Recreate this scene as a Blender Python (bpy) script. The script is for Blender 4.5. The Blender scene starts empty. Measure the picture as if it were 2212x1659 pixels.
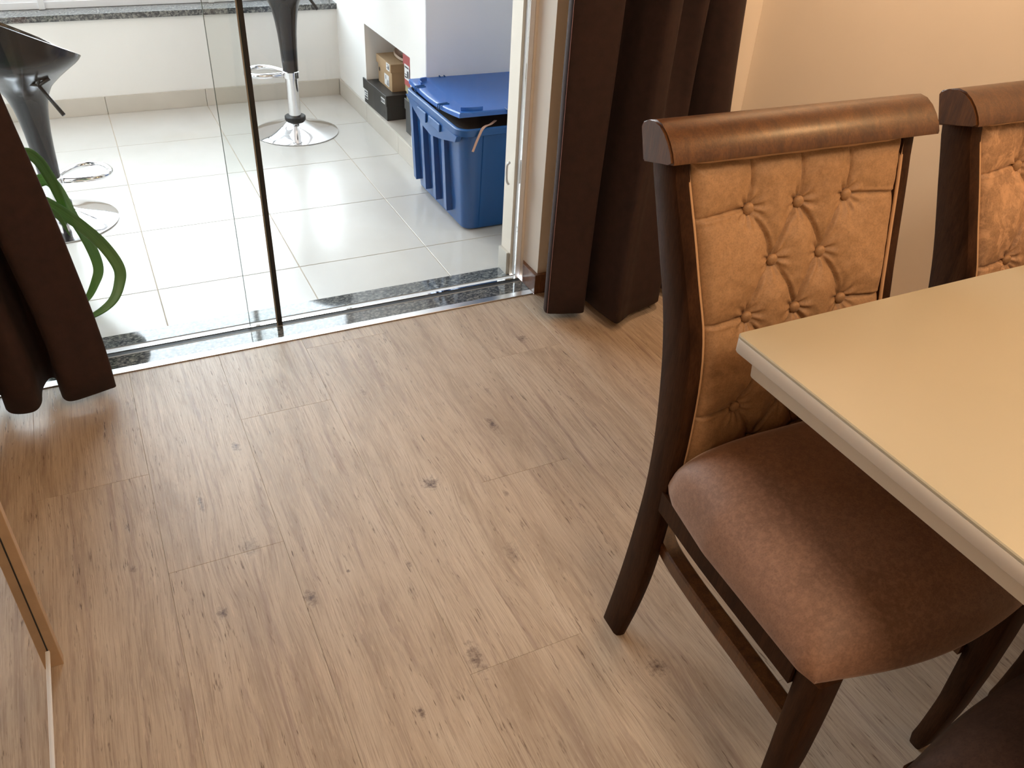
import bpy, bmesh, math, random
from mathutils import Vector, Matrix
R = math.radians
random.seed(7)
sc = bpy.context.scene
col = sc.collection

# ---------------------------------------------------------------- camera, world, exposure
cam_d = bpy.data.cameras.new('camera'); cam = bpy.data.objects.new('camera', cam_d); col.objects.link(cam)
cam_d.sensor_width = 36.0; cam_d.lens = 1822.377 / 2212 * 36.0; cam_d.clip_start = 0.02; cam_d.clip_end = 200
CR = Vector((0.90038, -0.43228, 0.04954)); CF = Vector((0.37908, 0.72345, -0.57699)); CF.normalize()
CR = (CR - CR.dot(CF) * CF).normalized(); CU = CR.cross(CF)
cam.matrix_world = Matrix(((CR.x, CU.x, -CF.x, -0.52773), (CR.y, CU.y, -CF.y, -2.62793), (CR.z, CU.z, -CF.z, 1.37977), (0, 0, 0, 1)))
sc.camera = cam
sc.view_settings.view_transform = 'Standard'; sc.view_settings.look = 'None'
sc.view_settings.gamma = 1.0; sc.view_settings.exposure = 0.37; sc.view_settings.use_curve_mapping = False
sc.cycles.max_bounces = 10; sc.cycles.diffuse_bounces = 5; sc.cycles.transparent_max_bounces = 16
sc.cycles.sample_clamp_indirect = 6.0; sc.cycles.caustics_reflective = False; sc.cycles.caustics_refractive = False
try:
    sc.cycles.use_denoising = True
except Exception: pass

SKY = 10.0
w = bpy.data.worlds.new('sky'); sc.world = w; w.use_nodes = True
nt = w.node_tree; nt.nodes.clear()
o = nt.nodes.new('ShaderNodeOutputWorld'); b = nt.nodes.new('ShaderNodeBackground')
tc = nt.nodes.new('ShaderNodeTexCoord'); sp = nt.nodes.new('ShaderNodeSeparateXYZ'); cr = nt.nodes.new('ShaderNodeValToRGB')
nt.links.new(tc.outputs['Generated'], sp.inputs[0]); nt.links.new(sp.outputs['Z'], cr.inputs[0])
cr.color_ramp.elements[0].position = 0.0; cr.color_ramp.elements[0].color = (.86, .90, .95, 1)
cr.color_ramp.elements[1].position = 0.7; cr.color_ramp.elements[1].color = (.80, .90, 1.0, 1)
nt.links.new(cr.outputs[0], b.inputs[0]); b.inputs[1].default_value = SKY; nt.links.new(b.outputs[0], o.inputs[0])

def area(name, loc, rot, sx, sy, power, color=(1, 1, 1), portal=False, spread=180):
    d = bpy.data.lights.new(name, 'AREA'); d.shape = 'RECTANGLE'; d.size = sx; d.size_y = sy; d.energy = power; d.color = color
    d.spread = R(spread)
    if portal: d.cycles.is_portal = True
    q = bpy.data.objects.new(name, d); col.objects.link(q); q.location = loc; q.rotation_euler = rot
    return q
# portal: helps the sky light through the balcony windows be sampled (gives no light of its own)
area('window_portal', (-.95, 2.12, 1.5), (R(-90), 0, 0), 3.4, 2.1, 1, portal=True)
WARM = (1.0, .66, .36)
pl_d = bpy.data.lights.new('pendant_bulb_light', 'POINT'); pl_d.energy = 12; pl_d.color = (1.0, .60, .28); pl_d.shadow_soft_size = .09
pl_o = bpy.data.objects.new('pendant_bulb_light', pl_d); col.objects.link(pl_o); pl_o.location = (1.12, -2.15, 1.78)
area('ceiling_lamp_light', (.10, -3.1, 2.50), (0, 0, 0), .55, .55, 22, (1.0, .79, .58))

area('downlight_light', (.95, -.95, 2.53), (0, R(-34), 0), .14, .14, 12, (1.0, .66, .40), spread=88)

# ---------------------------------------------------------------- materials
def new_mat(name):
    m = bpy.data.materials.new(name); m.use_nodes = True; t = m.node_tree
    return m, t, t.nodes['Principled BSDF']
def N(t, kind, **kw):
    n = t.nodes.new(kind)
    for k, v in kw.items(): setattr(n, k, v)
    return n
def ramp(t, fac, stops):
    n = N(t, 'ShaderNodeValToRGB'); e = n.color_ramp.elements
    while len(e) < len(stops): e.new(0.5)
    for i, (p, c) in enumerate(stops):
        e[i].position = p; e[i].color = (c[0], c[1], c[2], 1)
    t.links.new(fac, n.inputs[0]); return n.outputs[0]
def math_n(t, op, a, b_=None, clamp=False):
    n = N(t, 'ShaderNodeMath', operation=op); n.use_clamp = clamp
    for i, v in enumerate((a, b_)):
        if v is None: continue
        if isinstance(v, (int, float)): n.inputs[i].default_value = v
        else: t.links.new(v, n.inputs[i])
    return n.outputs[0]
def mix(t, fac, a, b_, mode='MIX'):
    n = N(t, 'ShaderNodeMix', data_type='RGBA', blend_type=mode)
    for s, v in ((0, fac), (6, a), (7, b_)):
        if isinstance(v, (int, float)): n.inputs[s].default_value = v
        elif isinstance(v, tuple): n.inputs[s].default_value = (v[0], v[1], v[2], 1)
        else: t.links.new(v, n.inputs[s])
    return n.outputs[2]
def noise(t, vec, scale, detail=4, rough=.55, dist=0):
    n = N(t, 'ShaderNodeTexNoise'); n.inputs['Scale'].default_value = scale; n.inputs['Detail'].default_value = detail
    n.inputs['Roughness'].default_value = rough; n.inputs['Distortion'].default_value = dist
    t.links.new(vec, n.inputs['Vector']); return n.outputs[0]
def mapping(t, vec, scale, loc=(0, 0, 0)):
    n = N(t, 'ShaderNodeMapping'); n.inputs['Scale'].default_value = scale; n.inputs['Location'].default_value = loc
    t.links.new(vec, n.inputs[0]); return n.outputs[0]
def bump(t, P, h, strength, dist=.001):
    n = N(t, 'ShaderNodeBump'); n.inputs['Strength'].default_value = strength; n.inputs['Distance'].default_value = dist
    t.links.new(h, n.inputs['Height']); t.links.new(n.outputs[0], P.inputs['Normal'])
def objvec(t): return N(t, 'ShaderNodeTexCoord').outputs['Object']

def plain(name, c, rough=.5, metal=0, var=.06, nscale=8, bmp=0, bscale=200, coat=0, sheen=0, ior=None, tint=None):
    m, t, P = new_mat(name); v = objvec(t)
    n = noise(t, v, nscale, 4)
    lo = tuple(max(0, x * (1 - var)) for x in c); hi = tuple(min(1, x * (1 + var)) for x in c)
    t.links.new(ramp(t, n, [(.3, lo), (.7, hi)]), P.inputs['Base Color'])
    P.inputs['Roughness'].default_value = rough; P.inputs['Metallic'].default_value = metal
    P.inputs['Coat Weight'].default_value = coat; P.inputs['Coat Roughness'].default_value = .12
    if sheen:
        P.inputs['Sheen Weight'].default_value = sheen; P.inputs['Sheen Roughness'].default_value = .4
        if tint: P.inputs['Sheen Tint'].default_value = (*tint, 1)
    if ior: P.inputs['IOR'].default_value = ior
    if bmp: bump(t, P, noise(t, v, bscale, 3), bmp)
    return m

M = {}
M['wall_in'] = plain('inner_wall_paint', (.86, .78, .68), .75, var=.02, nscale=3, bmp=.12, bscale=90)
M['wall_out'] = plain('balcony_wall_paint', (.86, .85, .83), .8, var=.025, nscale=2.2, bmp=.15, bscale=70)
M['wall_recess'] = plain('recess_wall_paint', (.80, .83, .90), .8, var=.02, nscale=2.2, bmp=.12, bscale=70)
M['ceiling'] = plain('ceiling_paint', (.82, .80, .77), .85, var=.01)
M['grout'] = plain('beige_grout', (.50, .42, .33), .9, var=.15, nscale=14)
M['subfloor'] = plain('dark_joint_base', (.22, .15, .10), .9)
M['alu_white'] = plain('white_lacquered_aluminium', (.84, .84, .86), .35, var=.01)
M['alu'] = plain('brushed_aluminium', (.78, .78, .79), .28, metal=1, var=.03)
M['black_rubber'] = plain('black_brush_seal', (.008, .008, .009), .6)
M['beige_edge'] = plain('grey_silicone_line', (.24, .22, .19), .6)
M['chrome'] = plain('chrome', (.80, .80, .82), .07, metal=1, var=.02, nscale=20)
M['black_plastic'] = plain('glossy_black_plastic', (.016, .017, .020), .24, var=.1, coat=.1)
M['matt_black'] = plain('matt_black_plastic', (.010, .010, .011), .45)
M['curtain'] = plain('dark_brown_curtain_cloth', (.024, .0088, .0065), .9, var=.25, nscale=40, bmp=.3, bscale=600, sheen=.03, tint=(.5, .25, .18))
M['thread'] = plain('pink_hem_thread', (.45, .26, .25), .8)
M['bin'] = plain('deep_blue_plastic', (.004, .080, .270), .36, var=.08, nscale=3, bmp=.05, bscale=150)
M['bin_lid'] = plain('lighter_blue_plastic', (.022, .125, .45), .27, var=.06, nscale=3)
M['cardboard'] = plain('tan_cardboard', (.45, .30, .165), .7, var=.06, nscale=10)
M['black_card'] = plain('black_cardboard', (.028, .028, .027), .45, var=.15)
M['red_card'] = plain('red_cardboard', (.42, .075, .075), .55)
M['olive_card'] = plain('olive_cardboard', (.36, .33, .18), .6)
M['label'] = plain('white_paper_label', (.78, .79, .80), .6, var=.02)
M['ink'] = plain('dark_label_ink', (.07, .07, .08), .6)
M['shoe_brown'] = plain('brown_leather', (.10, .052, .032), .5)
M['sole'] = plain('cream_rubber_sole', (.62, .50, .40), .6)
M['strap'] = plain('pale_pink_leather_strap', (.60, .36, .27), .55)
M['bag'] = plain('dark_brown_leather_bag', (.035, .020, .013), .55, bmp=.3, bscale=60)
M['table_white'] = plain('cream_lacquered_glass', (.42, .375, .275), .34, var=.008, coat=.0)
M['table_edge'] = plain('cream_lacquer_edge', (.58, .52, .45), .4, var=.01)
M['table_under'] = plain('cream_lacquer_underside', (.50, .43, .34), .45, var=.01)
M['light_wood'] = plain('light_oak_board', (.44, .30, .185), .5, var=.10, nscale=20)
M['mirror'] = plain('mirror_glass', (.80, .80, .79), .02, metal=1, var=.0)
M['terracotta'] = plain('terracotta', (.50, .23, .14), .8)
M['soil'] = plain('potting_soil', (.045, .03, .02), .95, bmp=.8, bscale=60)
M['lamp_metal'] = plain('bronze_lamp_metal', (.20, .12, .06), .35, metal=1)
M['roof'] = plain('weathered_clay_roof', (.42, .30, .27), .9, var=.25, nscale=3)
M['bush'] = plain('bright_garden_green', (.20, .30, .07), .8, var=.4, nscale=6)
M['ground'] = plain('pale_yard_ground', (.40, .40, .38), .9)

def glass_mat(name, tint, k=1.0):
    m = bpy.data.materials.new(name); m.use_nodes = True; t = m.node_tree; t.nodes.clear()
    out = N(t, 'ShaderNodeOutputMaterial'); tr = N(t, 'ShaderNodeBsdfTransparent'); tr.inputs[0].default_value = (*tint, 1)
    gl = N(t, 'ShaderNodeBsdfGlossy'); gl.inputs['Roughness'].default_value = .01
    fr = N(t, 'ShaderNodeFresnel'); fr.inputs[0].default_value = 1.35
    mx = N(t, 'ShaderNodeMixShader'); t.links.new(math_n(t, 'MULTIPLY', fr.outputs[0], k), mx.inputs[0])
    t.links.new(tr.outputs[0], mx.inputs[1]); t.links.new(gl.outputs[0], mx.inputs[2]); t.links.new(mx.outputs[0], out.inputs[0])
    return m
M['glass'] = glass_mat('faintly_green_door_glass', (.962, .975, .968))
M['glass_edge'] = plain('green_glass_edge', (.10, .15, .13), .2)
M['glass_clear'] = glass_mat('window_glass', (.985, .99, .985), .6)

def lamp_mat(name, c, s):
    m, t, P = new_mat(name); P.inputs['Base Color'].default_value = (.8, .75, .7, 1)
    P.inputs['Emission Color'].default_value = (*c, 1); P.inputs['Emission Strength'].default_value = s
    return m
M['lamp_glow'] = lamp_mat('glowing_lamp_diffuser', (1, .7, .42), 1.5)

def tile_mat():
    m, t, P = new_mat('satin_porcelain_tile'); g = N(t, 'ShaderNodeNewGeometry').outputs['Position']
    rnd = N(t, 'ShaderNodeObjectInfo').outputs['Random']
    n = noise(t, g, 3.2, 6, .6); c = ramp(t, n, [(.3, (.60, .580, .545)), (.7, (.66, .645, .615))])
    s = noise(t, mapping(t, g, (1, 1, 1), (4, 2, 0)), 3, 3, .5)
    c = mix(t, ramp(t, s, [(.55, (0, 0, 0)), (.80, (.16, .16, .16))]), c, (.62, .50, .34))
    c = mix(t, math_n(t, 'MULTIPLY', rnd, .05), c, (.62, .60, .57))
    t.links.new(c, P.inputs['Base Color'])
    r = noise(t, g, 18, 4, .6); t.links.new(ramp(t, r, [(.3, (.235,) * 3), (.7, (.255,) * 3)]), P.inputs['Roughness'])
    P.inputs['Specular IOR Level'].default_value = .5
    return m
M['tile'] = tile_mat()
M['skirt_tile'] = plain('beige_skirting_tile', (.60, .56, .50), .35, var=.06, nscale=5)

def granite_mat():
    m, t, P = new_mat('polished_grey_granite'); g = N(t, 'ShaderNodeNewGeometry').outputs['Position']
    n = noise(t, mapping(t, g, (1, 1.6, 1)), 95, 3, .62, .5)
    n2 = noise(t, g, 260, 2, .6)
    c = ramp(t, n, [(.36, (.020, .024, .032)), (.46, (.075, .085, .095)), (.55, (.19, .20, .195)), (.66, (.40, .40, .37))])
    c = mix(t, math_n(t, 'MULTIPLY', n2, .5), c, (.10, .10, .10))
    t.links.new(c, P.inputs['Base Color'])
    P.inputs['Roughness'].default_value = .05; P.inputs['Specular IOR Level'].default_value = .6
    return m
M['granite'] = granite_mat()

def dark_wood(name, dark, light, rough=.46, coat=.0, spec=.05):
    m, t, P = new_mat(name); v = objvec(t)
    n = noise(t, mapping(t, v, (14, 14, 2.2)), 3, 6, .6, .8)
    f = noise(t, mapping(t, v, (160, 160, 14)), 3, 3, .6)
    c = ramp(t, n, [(.3, dark), (.72, light)])
    c = mix(t, ramp(t, f, [(.35, (.0,) * 3), (.7, (.5,) * 3)]), c, tuple(x * .45 for x in dark))
    t.links.new(c, P.inputs['Base Color']); P.inputs['Roughness'].default_value = rough
    P.inputs['Coat Weight'].default_value = coat; P.inputs['Coat Roughness'].default_value = .2; P.inputs['Specular IOR Level'].default_value = spec
    bump(t, P, f, .12)
    return m
M['walnut'] = dark_wood('dark_walnut', (.024, .010, .005), (.060, .025, .011))
M['walnut_rail'] = dark_wood('reddish_walnut_rail', (.055, .020, .007), (.150, .058, .016), .34, .15, .32)
M['baseboard'] = dark_wood('brown_wood_baseboard', (.13, .052, .024), (.30, .14, .07), .4, .2, .35)

def velvet(name, base, hi, lo, coarse=9, mottled=.0, sheen=.10):
    m, t, P = new_mat(name); v = objvec(t)
    n = noise(t, v, coarse, 6, .65); f = noise(t, mapping(t, v, (1, 1.5, 1)), 330, 3, .6)
    bl = noise(t, mapping(t, v, (1, 1, .7), (3, 1, 2)), 34, 4, .7, 1.2)
    c = ramp(t, n, [(.3, lo), (.55, base), (.75, hi)])
    c = mix(t, ramp(t, f, [(.42, (0,) * 3), (.68, (.42,) * 3)]), c, tuple(x * .6 for x in lo))
    md = noise(t, v, 120, 4, .7); c = mix(t, ramp(t, md, [(.45, (0,) * 3), (.62, (.24,) * 3)]), c, tuple(min(1, x * 1.35) for x in hi))
    if mottled: c = mix(t, ramp(t, bl, [(.48, (0,) * 3), (.60, (mottled,) * 3)]), c, tuple(min(1, x * 1.5) for x in hi))
    t.links.new(c, P.inputs['Base Color']); P.inputs['Roughness'].default_value = .62
    P.inputs['Sheen Weight'].default_value = sheen; P.inputs['Sheen Roughness'].default_value = .3
    P.inputs['Sheen Tint'].default_value = (1, .78, .68, 1)
    bump(t, P, f, .25, .0006)
    return m
M['suede_back'] = velvet('tan_tufted_chenille', (.315, .172, .078), (.37, .205, .098), (.255, .132, .056), 7)
M['suede_back_mottled'] = velvet('mottled_tan_chenille', (.31, .168, .082), (.39, .22, .115), (.22, .112, .052), 9, .5)
M['suede_seat'] = velvet('brown_velour_seat', (.235, .125, .080), (.30, .168, .112), (.165, .084, .052), 6, sheen=.6)
M['suede_shaded'] = velvet('shaded_brown_velour_seat', (.040, .019, .011), (.052, .026, .015), (.028, .013, .007), 6, sheen=.0)  # darkened copy of the seat velour, shade under the table put into its colour
M['suede_shaded'].node_tree.nodes['Principled BSDF'].inputs['Specular IOR Level'].default_value = .1
M['piping'] = plain('tan_piping_cord', (.44, .25, .125), .7)

def leaf_mat():
    m, t, P = new_mat('strap_leaf_green'); v = N(t, 'ShaderNodeTexCoord').outputs['UV']
    n = noise(t, mapping(t, v, (60, 1.5, 1)), 1.0, 3)
    c = ramp(t, n, [(.35, (.055, .15, .025)), (.65, (.13, .29, .05))])
    t.links.new(c, P.inputs['Base Color']); P.inputs['Roughness'].default_value = .38
    P.inputs['Transmission Weight'].default_value = 0
    return m
M['leaf'] = leaf_mat()

KNOTS = [  # x, y, half width, half length, darkness of the knots that the planks show
 (-.383, -.888, .010, .022, .7), (.250, -1.045, .011, .030, .8), (.016, -1.200, .020, .022, .75), (-.495, -1.060, .006, .030, .6),
 (-.507, -1.400, .011, .014, .8), (-.337, -1.432, .013, .022, .7), (-.655, -1.210, .007, .010, .6), (.512, -.690, .018, .022, .5),
 (-.085, -1.700, .014, .040, .6), (.230, -1.860, .020, .022, .6), (-.222, -1.770, .007, .014, .8), (-.120, -1.420, .006, .012, .5),
 (-.245, -1.390, .004, .006, .8), (.170, -1.300, .007, .014, .45), (.100, -1.480, .016, .030, .4), (-.42, -1.24, .020, .030, .35),
 (-.02, -.78, .008, .016, .4), (.30, -.90, .010, .02, .35)]
def plank_mat():
    m, t, P = new_mat('greyed_oak_plank')
    g = N(t, 'ShaderNodeNewGeometry').outputs['Position']; rnd = N(t, 'ShaderNodeObjectInfo').outputs['Random']
    # knots: distance fields, used both to darken and to bend the grain round them
    sx = N(t, 'ShaderNodeSeparateXYZ'); t.links.new(g, sx.inputs[0]); X, Y = sx.outputs[0], sx.outputs[1]
    wob = noise(t, g, 90, 3, .7); wobs = math_n(t, 'MULTIPLY', math_n(t, 'SUBTRACT', wob, .5), 3.2)
    dark = None; bend = None
    for (kx, ky, a, b_, s) in KNOTS:
        dx = math_n(t, 'MULTIPLY', math_n(t, 'SUBTRACT', X, kx), 1 / a); dy = math_n(t, 'MULTIPLY', math_n(t, 'SUBTRACT', Y, ky), 1 / b_)
        d2 = math_n(t, 'ADD', math_n(t, 'MULTIPLY', dx, dx), math_n(t, 'MULTIPLY', dy, dy))
        e = math_n(t, 'MULTIPLY', math_n(t, 'SUBTRACT', math_n(t, 'ADD', 1.1, wobs), math_n(t, 'SQRT', d2)), s * 1.1, True)
        k2 = math_n(t, 'POWER', 2.718, math_n(t, 'MULTIPLY', d2, -.10))
        bd = math_n(t, 'MULTIPLY', math_n(t, 'MULTIPLY', dx, k2), a * .30)
        dark = e if dark is None else math_n(t, 'MAXIMUM', dark, e)
        bend = bd if bend is None else math_n(t, 'ADD', bend, bd)
    cb = N(t, 'ShaderNodeCombineXYZ')
    low = noise(t, mapping(t, g, (3.0, .9, 1)), 1.6, 2, .5)
    xs = math_n(t, 'SUBTRACT', math_n(t, 'ADD', X, math_n(t, 'MULTIPLY', low, .045)), bend)
    t.links.new(xs, cb.inputs[0]); t.links.new(Y, cb.inputs[1]); t.links.new(math_n(t, 'MULTIPLY', rnd, 9.0), cb.inputs[2])
    v = cb.outputs[0]
    clouds = noise(t, mapping(t, v, (15, 2.4, 1)), 1.0, 5, .62, .6)
    broad = noise(t, mapping(t, v, (46, 2.2, 1), (5, 3, 0)), 1.0, 6, .68, .5)
    fine = noise(t, mapping(t, v, (420, 9, 1)), 1.0, 4, .7)
    pores = noise(t, mapping(t, v, (230, 19, 1), (2, 7, 0)), 1.0, 3, .65)
    pmask = noise(t, mapping(t, v, (22, 2.5, 1), (8, 1, 0)), 1.0, 3, .6)
    light = noise(t, mapping(t, v, (170, 14, 1), (9, 2, 4)), 1.0, 4, .7)
    wv = N(t, 'ShaderNodeTexWave', wave_type='BANDS', bands_direction='X'); wv.inputs['Scale'].default_value = 9
    wv.inputs['Distortion'].default_value = 9; wv.inputs['Detail'].default_value = 3; wv.inputs['Detail Scale'].default_value = .55
    t.links.new(mapping(t, v, (2.2, .22, 1)), wv.inputs['Vector'])
    c = ramp(t, clouds, [(.30, (.385, .298, .218)), (.50, (.510, .412, .312)), (.70, (.595, .495, .385))])
    c = mix(t, ramp(t, broad, [(.30, (.80,) * 3), (.47, (0,) * 3)]), c, (.300, .212, .172))
    c = mix(t, ramp(t, wv.outputs[0], [(.55, (0,) * 3), (.95, (.13,) * 3)]), c, (.290, .195, .145))
    c = mix(t, ramp(t, fine, [(.34, (.62,) * 3), (.52, (0,) * 3)]), c, (.270, .185, .130))
    c = mix(t, ramp(t, light, [(.56, (0,) * 3), (.70, (.55,) * 3)]), c, (.66, .53, .40))
    pm = mix(t, 1.0, ramp(t, pores, [(.31, (1,) * 3), (.385, (0,) * 3)]), ramp(t, pmask, [(.40, (.18,) * 3), (.60, (.95,) * 3)]), 'MULTIPLY')
    c = mix(t, pm, c, (.115, .070, .048))
    c = mix(t, dark, c, (.085, .050, .045))
    c = mix(t, math_n(t, 'MULTIPLY', rnd, .10), c, (.37, .27, .20))
    t.links.new(c, P.inputs['Base Color'])
    t.links.new(ramp(t, fine, [(.3, (.50,) * 3), (.7, (.36,) * 3)]), P.inputs['Roughness'])
    P.inputs['Specular IOR Level'].default_value = .5
    h = math_n(t, 'ADD', fine, math_n(t, 'MULTIPLY', pm, -1.5))
    bump(t, P, h, .35, .0006)
    return m
M['plank'] = plank_mat()

# ---------------------------------------------------------------- mesh helpers
def link(name, bm, mat, parent=None, smooth=False, loc=None):
    bmesh.ops.recalc_face_normals(bm, faces=bm.faces)
    me = bpy.data.meshes.new(name); bm.to_mesh(me); bm.free()
    if smooth:
        for p in me.polygons: p.use_smooth = True
    q = bpy.data.objects.new(name, me); col.objects.link(q)
    if mat: me.materials.append(M[mat] if isinstance(mat, str) else mat)
    if loc is not None: q.location = loc
    if parent: q.parent = parent
    return q
def auto_smooth(q, ang=40):
    for p in q.data.polygons: p.use_smooth = True
    q.data.set_sharp_from_angle(angle=R(ang))
    return q
def tag(q, label=None, cat=None, group=None, kind=None):
    if label: q['label'] = label
    if cat: q['category'] = cat
    if group: q['group'] = group
    if kind: q['kind'] = kind
    return q
def empty(name, loc, rz=0, label=None, cat=None, group=None):
    q = bpy.data.objects.new(name, None); col.objects.link(q); q.location = loc; q.rotation_euler = (0, 0, rz)
    q.empty_display_size = .05
    return tag(q, label, cat, group)
def box(bm, x0, x1, y0, y1, z0, z1, bev=0, seg=2):
    vs = [bm.verts.new((x, y, z)) for x in (x0, x1) for y in (y0, y1) for z in (z0, z1)]
    idx = [(0, 1, 3, 2), (4, 6, 7, 5), (0, 4, 5, 1), (2, 3, 7, 6), (0, 2, 6, 4), (1, 5, 7, 3)]
    fs = [bm.faces.new([vs[i] for i in f]) for f in idx]
    if bev:
        es = set(e for f in fs for e in f.edges)
        bmesh.ops.bevel(bm, geom=list(es), offset=bev, segments=seg, affect='EDGES', profile=.5)
def BX(*a, **k):
    bm = bmesh.new(); box(bm, *a, **k); return bm
def struct(name, bm, mat, parent=None, **k):
    q = link(name, bm, mat, parent, **k)
    if not parent: q['kind'] = 'structure'
    return q
def loft(bm, rings, cap=True, closed=True):
    R_ = [[bm.verts.new(p) for p in r] for r in rings]
    n = len(R_[0])
    for a, b_ in zip(R_, R_[1:]):
        for i in range(n if closed else n - 1):
            j = (i + 1) % n
            bm.faces.new((a[i], a[j], b_[j], b_[i]))
    if cap and closed:
        bm.faces.new(R_[0][::-1]); bm.faces.new(R_[-1])
    return R_
def lathe(bm, prof, c=(0, 0, 0), n=40):
    rings = [[(c[0] + r * math.cos(2 * math.pi * i / n), c[1] + r * math.sin(2 * math.pi * i / n), c[2] + z) for i in range(n)] for r, z in prof]
    loft(bm, rings)
def catmull(pts, n=8, closed=False):
    out = []; P = [Vector(p) for p in pts]; L = len(P)
    rng = range(L if closed else L - 1)
    for i in rng:
        p0 = P[(i - 1) % L] if closed or i > 0 else P[0] * 2 - P[1]
        p1 = P[i]; p2 = P[(i + 1) % L]
        p3 = P[(i + 2) % L] if closed or i + 2 < L else P[-1] * 2 - P[-2]
        for k in range(n):
            t = k / n
            out.append(.5 * ((2 * p1) + (p2 - p0) * t + (2 * p0 - 5 * p1 + 4 * p2 - p3) * t * t + (3 * p1 - p0 - 3 * p2 + p3) * t ** 3))
    if not closed: out.append(P[-1].copy())
    return out
def tube(bm, pts, r, n=10, closed=False, cap=True):
    P = [Vector(p) for p in pts]; rings = []; L = len(P); up = None
    for i in range(L):
        if closed: d = P[(i + 1) % L] - P[i - 1]
        else: d = P[min(i + 1, L - 1)] - P[max(i - 1, 0)]
        d.normalize()
        if up is None:
            up = Vector((0, 0, 1)) if abs(d.z) < .9 else Vector((1, 0, 0))
        up = (up - up.dot(d) * d).normalized(); s = d.cross(up)
        rr = r[i] if isinstance(r, (list, tuple)) else r
        rings.append([P[i] + rr * (math.cos(2 * math.pi * k / n) * up + math.sin(2 * math.pi * k / n) * s) for k in range(n)])
    if closed: rings.append(rings[0]); loft(bm, rings, cap=False); bmesh.ops.remove_doubles(bm, verts=bm.verts, dist=1e-6)
    else: loft(bm, rings, cap=cap)
def rrect(x0, x1, y0, y1, r, z, seg=4):
    out = []
    for cx, cy, a0 in ((x1 - r, y1 - r, 0), (x0 + r, y1 - r, 90), (x0 + r, y0 + r, 180), (x1 - r, y0 + r, 270)):
        for k in range(seg + 1):
            a = R(a0 + 90 * k / seg); out.append((cx + r * math.cos(a), cy + r * math.sin(a), z))
    return out
def prism_x(bm, prof, x0, x1):   # profile in (y, z)
    loft(bm, [[(x0, y, z) for y, z in prof], [(x1, y, z) for y, z in prof]])
def interp(tab, z):
    if z <= tab[0][0]: return tab[0][1:]
    for a, b_ in zip(tab, tab[1:]):
        if z <= b_[0]:
            t = (z - a[0]) / (b_[0] - a[0]); return tuple(p + (q - p) * t for p, q in zip(a[1:], b_[1:]))
    return tab[-1][1:]

# ================================================================ SETTING
XL, XR, YF, YB, ZC = -1.36, 1.412, -.442, -4.6, 2.55     # inner room
# ---- inner floor, built plank by plank
fl = struct('floor', BX(XL, XR, YB, -.453, -.03, -.0055), 'subfloor')
PW = .2406; LEN = 1.22
ends = {-2: -.9135, -1: -1.252, 0: -.782, 1: -1.731, 2: -1.244, 3: -.762, 4: -1.52, 5: -1.05, -3: -1.46, -4: -.70, 6: -1.3}
for k in range(-5, 8):
    x0 = -.350 + PW * k; x1 = x0 + PW - .0002
    x0, x1 = max(x0, XL), min(x1, XR)
    if x1 - x0 < .01: continue
    e = ends.get(k, -1.1); ys = [e]
    while ys[-1] < -.4535: ys.append(ys[-1] + LEN)
    ys = ys[::-1]; ys[0] = -.4535
    while ys[-1] > YB: ys.append(ys[-1] - LEN)
    ys[-1] = max(ys[-1], YB)
    for a, b_ in zip(ys, ys[1:]):
        if a - b_ < .02: continue
        cy = (a + b_) / 2; cx = (x0 + x1) / 2
        struct('plank', BX(x0 - cx, x1 - cx, b_ + .0003 - cy, a - cy, -.005, 0, bev=.0004, seg=1), 'plank', fl, loc=(cx, cy, 0))
# ---- threshold: granite bands, track, metal strip
TX0, TX1 = -1.16, .672
th = empty('trim_1', (0, -.35, 0)); th['kind'] = 'structure'
def tpart(name, y0, y1, z0, z1, mat, bev=.0006, x0=TX0, x1=TX1):
    struct(name, BX(x0, x1, y0 + .35, y1 + .35, z0, z1, bev=bev, seg=1), mat, th)
tpart('granite_strip', -.3155, -.244, -.02, .003, 'granite', x1=.652)
tpart('granite_strip', -.426, -.3655, -.02, .003, 'granite')
tpart('track_rail', -.3385, -.316, -.02, .004, 'alu_white')
tpart('track_lip', -.3170, -.3155, -.01, .0055, 'beige_edge', bev=0)
tpart('track_slot', -.3590, -.3408, -.02, .0022, 'black_rubber', bev=0)
tpart('track_lip', -.3407, -.3386, -.004, .0045, 'alu', bev=0)
tpart('track_lip', -.3654, -.3591, -.01, .0032, 'beige_edge', bev=0)
tpart('metal_strip', -.4532, -.4262, -.008, .0032, 'alu')
# ---- inner walls
wr_pts = [(.687, YF), (XR + .12, YF), (XR + .12, -.235), (.652, -.235), (.652, -.305), (.678, -.305), (.678, -.335), (.687, -.335)]
bm = bmesh.new(); loft(bm, [[(x, y, z) for x, y in wr_pts] for z in (0, ZC)]); struct('wall_front', bm, 'wall_in')
struct('wall_front_left', BX(XL - .12, TX0, -.442, -.235, 0, ZC), 'wall_in')
struct('wall_front_above', BX(TX0, .652, -.442, -.235, 2.18, ZC), 'wall_in')
struct('wall_right', BX(XR, XR + .12, YB - .12, YF - .001, 0, ZC), 'wall_in')
struct('wall_left', BX(XL - .12, XL, YB - .12, YF - .001, 0, ZC), 'wall_in')
struct('wall_back', BX(XL - .001, XR + .001, YB - .12, YB, 0, ZC), 'wall_in')
struct('ceiling', BX(XL - .12, XR + .12, YB - .12, -.235, ZC, ZC + .1), 'ceiling')
def base_prof(h=.069, d=.0145): return [(0, 0), (-d, 0), (-d, h - .004), (-d + .003, h), (0, h)]
bm = bmesh.new()
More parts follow.
